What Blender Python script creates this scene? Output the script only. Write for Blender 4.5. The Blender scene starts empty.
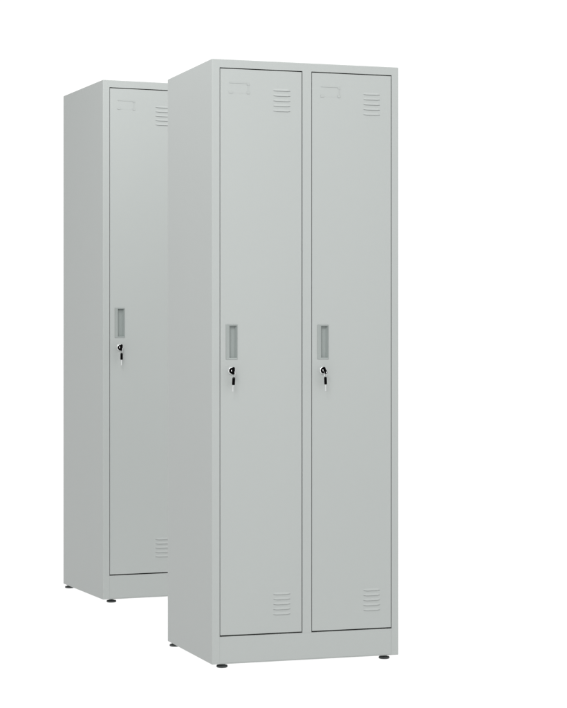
import bpy, bmesh, math
from mathutils import Vector, Matrix
S = bpy.context.scene
COL = S.collection
PI = math.pi
FH = 0.014                     # height of the feet
W, D, H = 0.6032, 0.5011, 1.82  # locker body
T = 0.0009

# ---------------------------------------------------------------- materials
def new_mat(name):
    m = bpy.data.materials.new(name); m.use_nodes = True
    nt = m.node_tree
    return m, nt, nt.nodes['Principled BSDF']

def paint(name, col, rough=0.46, spec=0.35, bump=0.05, mottle=0.012):
    m, nt, b = new_mat(name)
    tc = nt.nodes.new('ShaderNodeTexCoord')
    n1 = nt.nodes.new('ShaderNodeTexNoise'); n1.inputs['Scale'].default_value = 3.0
    n1.inputs['Detail'].default_value = 3
    nt.links.new(tc.outputs['Object'], n1.inputs['Vector'])
    mix = nt.nodes.new('ShaderNodeMix'); mix.data_type = 'RGBA'
    mix.inputs[6].default_value = (*[c*(1-mottle) for c in col], 1)
    mix.inputs[7].default_value = (*[min(1, c*(1+mottle)) for c in col], 1)
    nt.links.new(n1.outputs['Fac'], mix.inputs[0])
    nt.links.new(mix.outputs[2], b.inputs['Base Color'])
    # fine powder-coat orange peel
    n2 = nt.nodes.new('ShaderNodeTexNoise'); n2.inputs['Scale'].default_value = 900.0
    nt.links.new(tc.outputs['Object'], n2.inputs['Vector'])
    # very slow waviness of the sheet steel
    n3 = nt.nodes.new('ShaderNodeTexNoise'); n3.inputs['Scale'].default_value = 5.0
    n3.inputs['Detail'].default_value = 0
    nt.links.new(tc.outputs['Object'], n3.inputs['Vector'])
    bp = nt.nodes.new('ShaderNodeBump'); bp.inputs['Strength'].default_value = bump
    bp.inputs['Distance'].default_value = 0.0003
    nt.links.new(n2.outputs['Fac'], bp.inputs['Height'])
    bp2 = nt.nodes.new('ShaderNodeBump'); bp2.inputs['Strength'].default_value = 0.25
    bp2.inputs['Distance'].default_value = 0.002
    nt.links.new(n3.outputs['Fac'], bp2.inputs['Height'])
    nt.links.new(bp.outputs['Normal'], bp2.inputs['Normal'])
    nt.links.new(bp2.outputs['Normal'], b.inputs['Normal'])
    b.inputs['Roughness'].default_value = rough
    b.inputs['Specular IOR Level'].default_value = spec
    return m

M_PAINT = paint('grey_powder_coat', (0.302, 0.319, 0.311))
M_HANDLE = paint('handle_plastic', (0.232, 0.252, 0.244), rough=0.42, spec=0.3)
M_POCKET = paint('handle_pocket', (0.215, 0.238, 0.230), rough=0.5, spec=0.25)

def simple(name, col, metal, rough, nscale=60, var=0.15, spec=0.5):
    m, nt, b = new_mat(name)
    tc = nt.nodes.new('ShaderNodeTexCoord')
    n = nt.nodes.new('ShaderNodeTexNoise'); n.inputs['Scale'].default_value = nscale
    nt.links.new(tc.outputs['Object'], n.inputs['Vector'])
    mr = nt.nodes.new('ShaderNodeMapRange')
    mr.inputs['To Min'].default_value = rough*(1-var); mr.inputs['To Max'].default_value = rough*(1+var)
    nt.links.new(n.outputs['Fac'], mr.inputs['Value'])
    nt.links.new(mr.outputs['Result'], b.inputs['Roughness'])
    b.inputs['Base Color'].default_value = (*col, 1)
    b.inputs['Metallic'].default_value = metal
    b.inputs['Specular IOR Level'].default_value = spec
    return m

M_CHROME = simple('chrome', (0.86, 0.87, 0.87), 1, 0.12)
M_BLACK = simple('black_plastic', (0.003, 0.003, 0.003), 0, 0.6, spec=0.0)
M_FOOT = simple('foot_rubber', (0.045, 0.050, 0.050), 0, 0.5, spec=0.35)
M_STEEL = simple('steel_stem', (0.45, 0.46, 0.46), 1, 0.35)

# ---------------------------------------------------------------- mesh helpers
def link(name, bm, mats, parent=None, bevel=0, seg=3, ang=30, smooth=False, loc=(0, 0, 0)):
    bmesh.ops.recalc_face_normals(bm, faces=bm.faces)
    me = bpy.data.meshes.new(name); bm.to_mesh(me); bm.free()
    for m in (mats if isinstance(mats, (list, tuple)) else [mats]): me.materials.append(m)
    o = bpy.data.objects.new(name, me); COL.objects.link(o)
    o.parent = parent; o.location = loc
    if smooth or bevel:
        for p in me.polygons: p.use_smooth = True
    if bevel:
        b = o.modifiers.new('bevel', 'BEVEL'); b.width = bevel; b.segments = seg
        b.limit_method = 'ANGLE'; b.angle_limit = math.radians(ang); b.harden_normals = True
    return o

def box(bm, x0, x1, y0, y1, z0, z1, mi=0):
    vs = [bm.verts.new(p) for p in ((x0,y0,z0),(x1,y0,z0),(x1,y1,z0),(x0,y1,z0),(x0,y0,z1),(x1,y0,z1),(x1,y1,z1),(x0,y1,z1))]
    for f in ((0,3,2,1),(4,5,6,7),(0,1,5,4),(1,2,6,5),(2,3,7,6),(3,0,4,7)):
        bm.faces.new([vs[i] for i in f]).material_index = mi

def sheet(bm, x0, x1, z0, z1, y, ydep, holes, back=True, hole_depth=None):
    """Front face at y with rectangular holes; sides back to ydep; optional pocket walls behind each hole."""
    xs = sorted({x0, x1, *[h[0] for h in holes], *[h[1] for h in holes]})
    zs = sorted({z0, z1, *[h[2] for h in holes], *[h[3] for h in holes]})
    V = {}
    def v(x, yy, z):
        k = (round(x, 6), round(yy, 6), round(z, 6))
        if k not in V: V[k] = bm.verts.new(k)
        return V[k]
    inside = lambda x, z: any(h[0] < x < h[1] and h[2] < z < h[3] for h in holes)
    def q(*p): bm.faces.new([v(*a) for a in p])
    for i in range(len(xs)-1):
        for j in range(len(zs)-1):
            a, b, c, d = xs[i], xs[i+1], zs[j], zs[j+1]
            if not inside((a+b)/2, (c+d)/2):
                q((a,y,c),(b,y,c),(b,y,d),(a,y,d))
            if back: q((a,ydep,c),(a,ydep,d),(b,ydep,d),(b,ydep,c))
    for i in range(len(xs)-1):
        a, b = xs[i], xs[i+1]
        q((a,y,z0),(a,ydep,z0),(b,ydep,z0),(b,y,z0)); q((a,y,z1),(b,y,z1),(b,ydep,z1),(a,ydep,z1))
    for j in range(len(zs)-1):
        c, d = zs[j], zs[j+1]
        q((x0,y,c),(x0,y,d),(x0,ydep,d),(x0,ydep,c)); q((x1,y,c),(x1,ydep,c),(x1,ydep,d),(x1,y,d))
    return q

def lathe(bm, prof, mat4, n=40, mis=None):
    """profile of (r, h) turned round the local z axis, placed with mat4"""
    rings = []
    for r, h in prof:
        if r < 1e-7: rings.append([bm.verts.new(mat4 @ Vector((0, 0, h)))])
        else: rings.append([bm.verts.new(mat4 @ Vector((r*math.cos(2*PI*k/n), r*math.sin(2*PI*k/n), h))) for k in range(n)])
    for i in range(len(rings)-1):
        A, B = rings[i], rings[i+1]; mi = mis[i] if mis else 0
        for k in range(n):
            k2 = (k+1) % n
            if len(A) == 1: f = bm.faces.new((A[0], B[k], B[k2]))
            elif len(B) == 1: f = bm.faces.new((A[k], A[k2], B[0]))
            else: f = bm.faces.new((A[k], A[k2], B[k2], B[k]))
            f.material_index = mi

OUT = Matrix.Rotation(PI/2, 4, 'X')       # local z -> -y (out of the door)

# ---------------------------------------------------------------- locker
DOORS = [(0.0252, 0.2872), (0.3176, 0.5789)]
DZ0, DZ1 = 0.0845, 1.7933
G = 0.0010    # half gap at the sides
GZ = 0.0015   # half gap at top
GZB = 0.0019  # half gap at the bottom
LOUV = [(0.186, 0.250, [1.7320 - 0.0155*k for k in range(5)]),
        (0.186, 0.250, [0.2035 - 0.0152*k for k in range(5)])]

def make_door(parent, x0):
    w = 0.2616
    yf, yb = 0.0004, 0.018
    hd = (0.0205, 0.0540, 0.9200, 1.0200)     # hole that takes the recessed handle, from the door's left edge
    lx = 0.1665
    holes = [(x0+G+hd[0], x0+G+hd[1], hd[2], hd[3])]
    for a, b, zs in LOUV:
        for z in zs:
            holes.append((x0+0.1700, x0+0.2230, z-0.0013, z+0.0012))
    bm = bmesh.new()
    sheet(bm, x0+G, x0+w-G, DZ0+GZB, DZ1-GZ, yf, yb, holes)
    door = link('door', bm, M_PAINT, parent, bevel=0.0010, seg=3)
    # pressed louvres: hoods that open downwards over their slits
    for a, b, zs in LOUV:
        bm = bmesh.new()
        for z in zs:
            xa, xb = x0+0.1648, x0+0.2282
            nx, nz = 20, 8
            hgt = 0.0092; dep = 0.0018
            grid = []
            for j in range(nz+1):
                t = j/nz                                # 0 at the top, 1 at the lip
                row = []
                for i in range(nx+1):
                    s = i/nx
                    e = min(1, min(s, 1-s)*nx/5.0)      # ends ease down to the door
                    e = e*e*(3-2*e)
                    p = t*t*(3-2*t)
                    drop = hgt*t*(0.86+0.14*e)
                    row.append(bm.verts.new((xa+(xb-xa)*s, yf+0.0003-(dep+0.0003)*p*e, z+hgt-0.0012-drop)))
                grid.append(row)
            for j in range(nz):
                for i in range(nx):
                    bm.faces.new((grid[j][i], grid[j][i+1], grid[j+1][i+1], grid[j+1][i]))
        o = link('louvre_vent', bm, M_PAINT, door, smooth=True)
        if sum(p.normal.y for p in o.data.polygons) > 0: o.data.flip_normals()
        so = o.modifiers.new('thickness', 'SOLIDIFY'); so.thickness = 0.0007; so.offset = -1
    # stamped card holder: a shallow frame, open on the left, with folded tabs
    bm = bmesh.new()
    cx0, cx1, cz0, cz1 = x0+0.0300, x0+0.0915, 1.7190, 1.7515
    yo = yf-0.0009
    box(bm, cx0, cx1, yo, yf-0.0001, cz1-0.0024, cz1)                     # top rim
    box(bm, cx1-0.0026, cx1, yo+0.0003, yf-0.0001, cz0+0.0068, cz1-0.0068)     # right rim
    box(bm, cx1-0.0062, cx1+0.0014, yo-0.0004, yf-0.0001, cz1-0.0066, cz1-0.0026)  # tab, top right
    box(bm, cx1-0.0062, cx1+0.0014, yo-0.0004, yf-0.0001, cz0-0.0008, cz0+0.0066)  # tab, bottom right
    box(bm, cx0-0.0015, cx0+0.0095, yo-0.0003, yf-0.0001, cz0-0.0008, cz0+0.0045)  # tab, bottom left
    box(bm, cx0+0.0100, cx1-0.0066, yo+0.0007, yf-0.0001, cz0, cz0+0.0018)       # bottom rim
    link('card_holder', bm, M_PAINT, door, bevel=0.0006, seg=2)
    # recessed handle: bezel and pocket
    bm = bmesh.new()
    bx0, bx1, bz0, bz1 = x0+0.0183, x0+0.0555, 0.9168, 1.0222
    px0, px1, pz0, pz1 = x0+0.0310, x0+0.0528, 0.9212, 1.0174
    yr = yf-0.0019
    def ring(a, b, c, d, y): return [bm.verts.new(p) for p in ((a,y,c),(b,y,c),(b,y,d),(a,y,d))]
    r0 = ring(bx0, bx1, bz0, bz1, yf-0.0001)
    r1 = ring(bx0+0.0008, bx1-0.0008, bz0+0.0008, bz1-0.0008, yr)
    r2 = ring(px0-0.0010, px1+0.0006, pz0-0.0008, pz1+0.0008, yr+0.0010)
    r3 = ring(px0, px1, pz0, pz1, yr+0.0030)
    r4 = ring(px0+0.0002, px1-0.0055, pz0+0.0008, pz1-0.0006, yf+0.0085)
    for A, B, mi in ((r0, r1, 0), (r1, r2, 0), (r2, r3, 1), (r3, r4, 1)):
        for k in range(4):
            k2 = (k+1) % 4
            bm.faces.new((A[k], A[k2], B[k2], B[k])).material_index = mi
    bm.faces.new(r4).material_index = 1
    link('handle', bm, [M_HANDLE, M_POCKET], door, bevel=0.0004, seg=2, ang=20)
    # cam lock: chrome collar, black face, turning plug
    bm = bmesh.new()
    lxx, lz = x0+0.0368, 0.8824
    m4 = Matrix.Translation((lxx, yf, lz)) @ OUT
    lathe(bm, [(0.0116, 0.0), (0.0116, 0.0022), (0.0108, 0.0040), (0.0097, 0.0047), (0.0092, 0.0046), (0.0090, 0.0034), (0.0030, 0.0028)],
          m4, mis=[0, 0, 0, 1, 1, 1])
    lathe(bm, [(0.0034, 0.0028), (0.0034, 0.0060), (0.0029, 0.0065), (0.0, 0.0065)], m4, mis=[0, 0, 0])
    link('lock', bm, [M_CHROME, M_BLACK], door, smooth=True)
    return door

def empty(name, loc, rz=0.0, scale=1.0):
    o = bpy.data.objects.new(name, None); COL.objects.link(o)
    o.empty_display_size = 0.1
    o.location = loc; o.rotation_euler = (0, 0, rz); o.scale = (scale,)*3
    return o

def make_locker():
    root = empty('locker', (0, 0, 0))
    # the carcass, z measured from the bottom of the sheet metal; FH added through part locations
    holes = [(a-G, a+0.2616+G, DZ0-GZB, DZ1+GZ) for a, b in DOORS]
    pl = (0.0243, W-0.0243, 0.0030, DZ0-GZB)
    bm = bmesh.new()
    q = sheet(bm, 0, W, 0, H, 0, D, holes + [(pl[0], pl[1], pl[2], pl[3])])
    body = link('body', bm, M_PAINT, root, bevel=0.0022, seg=4, loc=(0, 0, FH))
    # closed pockets behind the doors
    bm = bmesh.new()
    for a, b, c, d in holes:
        dp = 0.45
        vs = lambda y: [bm.verts.new(p) for p in ((a,y,c),(b,y,c),(b,y,d),(a,y,d))]
        A, B = vs(0.0003), vs(dp)
        for k in range(4):
            bm.faces.new((A[k], A[(k+1)%4], B[(k+1)%4], B[k]))
        bm.faces.new(B)
    link('compartment_lining', bm, M_PAINT, root, loc=(0, 0, FH))
    # plinth rail let in between the side stiles
    bm = bmesh.new()
    e = 0.00012
    box(bm, pl[0]+e, pl[1]-e, 0.0001, 0.03, pl[2]+e, pl[3]-e)
    link('plinth', bm, M_PAINT, root, bevel=0.0003, seg=2, loc=(0, 0, FH))
    for a, b in DOORS:
        d = make_door(root, a); d.location = (0, 0, FH)
    for fx, fy in ((0.041, 0.031), (W-0.036, 0.031), (0.0185, D-0.020), (W-0.021, D-0.023)):
        bm = bmesh.new()
        lathe(bm, [(0, 0), (0.0150, 0), (0.0168, 0.0012), (0.0172, 0.0040), (0.0160, 0.0068), (0.0100, 0.0082), (0.0092, 0.0090),
                   (0.0050, 0.0092), (0.0050, FH), (0, FH)], Matrix.Identity(4), n=32, mis=[0]*6+[1]*3)
        link('foot', bm, [M_FOOT, M_STEEL], root, smooth=True, loc=(fx, fy, 0))
    return root

def copy_tree(o, parent=None):
    c = o.copy(); COL.objects.link(c); c.parent = parent
    for ch in o.children: copy_tree(ch, c)
    return c

locker = make_locker()
locker['category'] = 'locker'
locker['group'] = 'pale grey two-door metal lockers'

# ---------------------------------------------------------------- keys
def rounded_plate(bm, w, h, t, r, hole_z, hole_r, mat4, n=8):
    """flat key head in the xz plane with a through hole, bottom at z=0"""
    out = []
    for cx, cz, a0 in ((w/2-r, h-r, 0), (-w/2+r, h-r, PI/2), (-w/2+r*.6, r*.6, PI), (w/2-r*.6, r*.6, 1.5*PI)):
        rr = r if cz > h/2 else r*.6
        for k in range(n):
            a = a0 + PI/2*k/(n-1)
            out.append((cx+rr*math.cos(a), cz+rr*math.sin(a)))
    N = len(out)
    inn = []
    for x, z in out:
        a = math.atan2(z-hole_z, x)
        inn.append((hole_r*math.cos(a), hole_z+hole_r*math.sin(a)))
    L = [[bm.verts.new(mat4 @ Vector((x, y, z))) for x, z in P] for P in (out, inn) for y in (-t/2, t/2)]
    of, ob, jf, jb = L
    for k in range(N):
        k2 = (k+1) % N
        bm.faces.new((of[k], of[k2], jf[k2], jf[k])); bm.faces.new((ob[k], jb[k], jb[k2], ob[k2]))
        bm.faces.new((of[k], ob[k], ob[k2], of[k2])); bm.faces.new((jf[k], jf[k2], jb[k2], jb[k]))

def torus(bm, R, r, mat4, n=36, m=10):
    V = [[bm.verts.new(mat4 @ Vector(((R+r*math.cos(2*PI*j/m))*math.cos(2*PI*i/n), (R+r*math.cos(2*PI*j/m))*math.sin(2*PI*i/n), r*math.sin(2*PI*j/m)))) for j in range(m)] for i in range(n)]
    for i in range(n):
        for j in range(m):
            bm.faces.new((V[i][j], V[(i+1)%n][j], V[(i+1)%n][(j+1)%m], V[i][(j+1)%m]))

def blade(bm, L, w, t, mat4):
    """notched key blade hanging down from z=0"""
    pts = [(w/2, 0)]
    cuts = [0.18, 0.30, 0.40, 0.52, 0.62, 0.74, 0.84]
    for i, c in enumerate(cuts): pts.append((w/2-(0.0014 if i % 2 else 0.0003), -L*c))
    pts += [(w/2-0.001, -L*0.93), (0, -L), (-w/2, -L*0.94), (-w/2, 0)]
    A = [bm.verts.new(mat4 @ Vector((x, -t/2, z))) for x, z in pts]
    B = [bm.verts.new(mat4 @ Vector((x, t/2, z))) for x, z in pts]
    bm.faces.new(A); bm.faces.new(B[::-1])
    for k in range(len(pts)):
        bm.faces.new((A[k], B[k], B[(k+1)%len(pts)], A[(k+1)%len(pts)]))

def make_keys(turn, swing):
    """origin: centre of the lock on the door's face, -y out of the door"""
    root = empty('key_pair', (0, 0, 0))
    # key in the lock: blade inside, black head standing out, edge on
    R = Matrix.Rotation(turn, 4, 'Y')
    bm = bmesh.new()
    m4 = R @ Matrix.Translation((0, -0.0085, 0)) @ Matrix.Rotation(PI/2, 4, 'X') @ Matrix.Rotation(PI/2, 4, 'Z')
    rounded_plate(bm, 0.0225, 0.0205, 0.0032, 0.0085, 0.0140, 0.0024, m4)
    k1 = link('inserted_key', bm, M_BLACK, root, bevel=0.0005, seg=2)
    bm = bmesh.new()
    blade(bm, 0.0070, 0.0062, 0.0018, R @ Matrix.Translation((0, -0.0086, 0)) @ Matrix.Rotation(-PI/2, 4, 'X') @ Matrix.Rotation(PI/2, 4, 'Z'))
    link('blade', bm, M_CHROME, k1)
    # wire ring through both heads
    hy = -0.0225
    bm = bmesh.new()
    torus(bm, 0.0105, 0.00038, Matrix.Translation((0.0002, hy, -0.0100)) @ Matrix.Rotation(math.radians(22), 4, 'Z') @ Matrix.Rotation(PI/2, 4, 'Y') @ Matrix.Rotation(0.35, 4, 'X'))
    link('key_ring', bm, M_CHROME, root, smooth=True)
    # spare key hanging
    bm = bmesh.new()
    hang = Matrix.Translation((-0.0002, hy, -0.0205)) @ Matrix.Rotation(swing, 4, 'Y') @ Matrix.Rotation(math.radians(40), 4, 'Z')
    rounded_plate(bm, 0.0120, 0.0240, 0.0030, 0.0052, 0.0205, 0.0024, hang @ Matrix.Translation((0, 0, -0.0225)))
    k2 = link('spare_key', bm, M_BLACK, root, bevel=0.0005, seg=2)
    bm = bmesh.new()
    blade(bm, 0.0205, 0.0040, 0.0014, hang @ Matrix.Translation((0, 0, -0.0224)))
    link('blade', bm, M_CHROME, k2)
    root['category'] = 'keys'
    root['group'] = 'key pairs in the locker door locks'
    return root

# ---------------------------------------------------------------- placing
CAMZ = 0.9651 + FH
FRONT = dict(loc=(-0.2148, 5.9780, 0.0), rz=0.3262, s=1.0)
BACK = dict(loc=(-0.6792, 7.4877, 0.0), rz=0.3880, s=1.0744)
#FITVALUES

def place(o, P):
    o.location = P['loc']; o.rotation_euler = (0, 0, P['rz']); o.scale = (P['s'],)*3

rear = copy_tree(locker)
place(locker, FRONT); place(rear, BACK)
locker['label'] = 'nearer pale grey steel locker in full view, both of its narrow doors showing'
rear['label'] = 'farther pale grey locker on the left, half hidden behind the nearer one'

def key_at(P, door_x, turn, swing, label):
    k = make_keys(turn, swing); place(k, P)
    off = Matrix.Rotation(P['rz'], 3, 'Z') @ Vector((door_x+0.0368, 0.0004, 0.8824+FH)) * P['s']
    k.location = Vector(P['loc']) + off
    k['label'] = label
key_at(FRONT, DOORS[0][0], math.radians(4), 0.05, 'black-headed keys hanging from the lock on the left door of the nearer locker')
key_at(FRONT, DOORS[1][0], math.radians(-22), -0.04, 'black-headed keys hanging from the lock on the right door of the nearer locker')
key_at(BACK, DOORS[0][0], math.radians(8), 0.01, 'black-headed keys hanging from the lock of the partly hidden rear locker')

# ---------------------------------------------------------------- floor: plain white, made translucent so world light from below hides shadows
m, nt, b = new_mat('shadowless_white_floor')
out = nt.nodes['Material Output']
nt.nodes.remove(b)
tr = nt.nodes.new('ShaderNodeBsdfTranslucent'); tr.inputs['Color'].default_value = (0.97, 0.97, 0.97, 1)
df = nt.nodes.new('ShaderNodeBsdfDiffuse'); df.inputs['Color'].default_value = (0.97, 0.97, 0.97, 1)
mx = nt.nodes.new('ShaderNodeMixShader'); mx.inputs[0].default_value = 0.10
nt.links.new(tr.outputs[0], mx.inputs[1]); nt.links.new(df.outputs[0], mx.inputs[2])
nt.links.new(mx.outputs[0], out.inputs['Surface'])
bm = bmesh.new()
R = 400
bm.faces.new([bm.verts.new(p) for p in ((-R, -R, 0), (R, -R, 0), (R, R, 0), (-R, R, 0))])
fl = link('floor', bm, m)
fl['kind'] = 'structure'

# ---------------------------------------------------------------- world: white surround, strength varied by direction
w = bpy.data.worlds.new('World'); S.world = w; w.use_nodes = True
bg = w.node_tree.nodes['Background']
bg.inputs['Color'].default_value = (1, 1, 1, 1)
# strength added behind camera and right, cut at left, to shade locker faces
wn = w.node_tree
tc = wn.nodes.new('ShaderNodeTexCoord'); sp = wn.nodes.new('ShaderNodeSeparateXYZ')
wn.links.new(tc.outputs['Generated'], sp.inputs[0])
def ramp(axis, a, b, lo, hi):
    m = wn.nodes.new('ShaderNodeMapRange'); m.interpolation_type = 'SMOOTHSTEP'
    for k, v in (('From Min', a), ('From Max', b), ('To Min', lo), ('To Max', hi)): m.inputs[k].default_value = v
    wn.links.new(sp.outputs[axis], m.inputs['Value']); return m.outputs['Result']
def mth(op, a, b):
    n = wn.nodes.new('ShaderNodeMath'); n.operation = op
    for i_, v in enumerate((a, b)):
        if isinstance(v, (int, float)): n.inputs[i_].default_value = v
        else: wn.links.new(v, n.inputs[i_])
    return n.outputs[0]
WB, WL = 0.53, -0.80
back = ramp('Y', -1.0, 0.1, WB, 0.0)
left = ramp('X', -1.0, -0.25, WL, 0.0)
right = ramp('X', 0.2, 0.9, 0.0, 0.35)
var = mth('MULTIPLY', mth('ADD', right, mth('ADD', back, left)), ramp('Z', 0.0, 0.15, 0.0, 1.0))
wn.links.new(mth('ADD', var, 1.12), bg.inputs['Strength'])

# soft area lights, out of view
def area(name, loc, target, sx, sy, power):
    l = bpy.data.lights.new(name, 'AREA'); l.shape = 'RECTANGLE'; l.size = sx; l.size_y = sy; l.energy = power
    o = bpy.data.objects.new(name, l); COL.objects.link(o); o.location = loc
    o.rotation_euler = (Vector(target)-Vector(loc)).to_track_quat('-Z', 'Y').to_euler()
    return o
area('soft_light', (-0.9, 3.2, 3.5), (-0.3, 6.4, 1.5), 1.4, 1.0, 92)
area('soft_light', (-1.0, 5.9, 3.3), (-0.58, 7.6, 0.8), 0.9, 0.6, 26)  # fill added to brighten the rear locker, which the nearer one shades

# ---------------------------------------------------------------- camera
cd = bpy.data.cameras.new('camera'); cam = bpy.data.objects.new('camera', cd); COL.objects.link(cam)
cam.location = (0, 0, CAMZ); cam.rotation_euler = (PI/2, 0, 0)
cd.sensor_fit = 'HORIZONTAL'; cd.sensor_width = 36
cd.lens = 36*1991.76/567
cd.shift_y = -(354-343.30)/567
cd.clip_end = 2000
S.camera = cam

S.render.engine = 'CYCLES'
S.render.resolution_x, S.render.resolution_y = 820, 1024
S.cycles.max_bounces = 10; S.cycles.diffuse_bounces = 6
S.view_settings.view_transform = 'Standard'; S.view_settings.look = 'None'
S.view_settings.exposure = 0; S.view_settings.gamma = 1
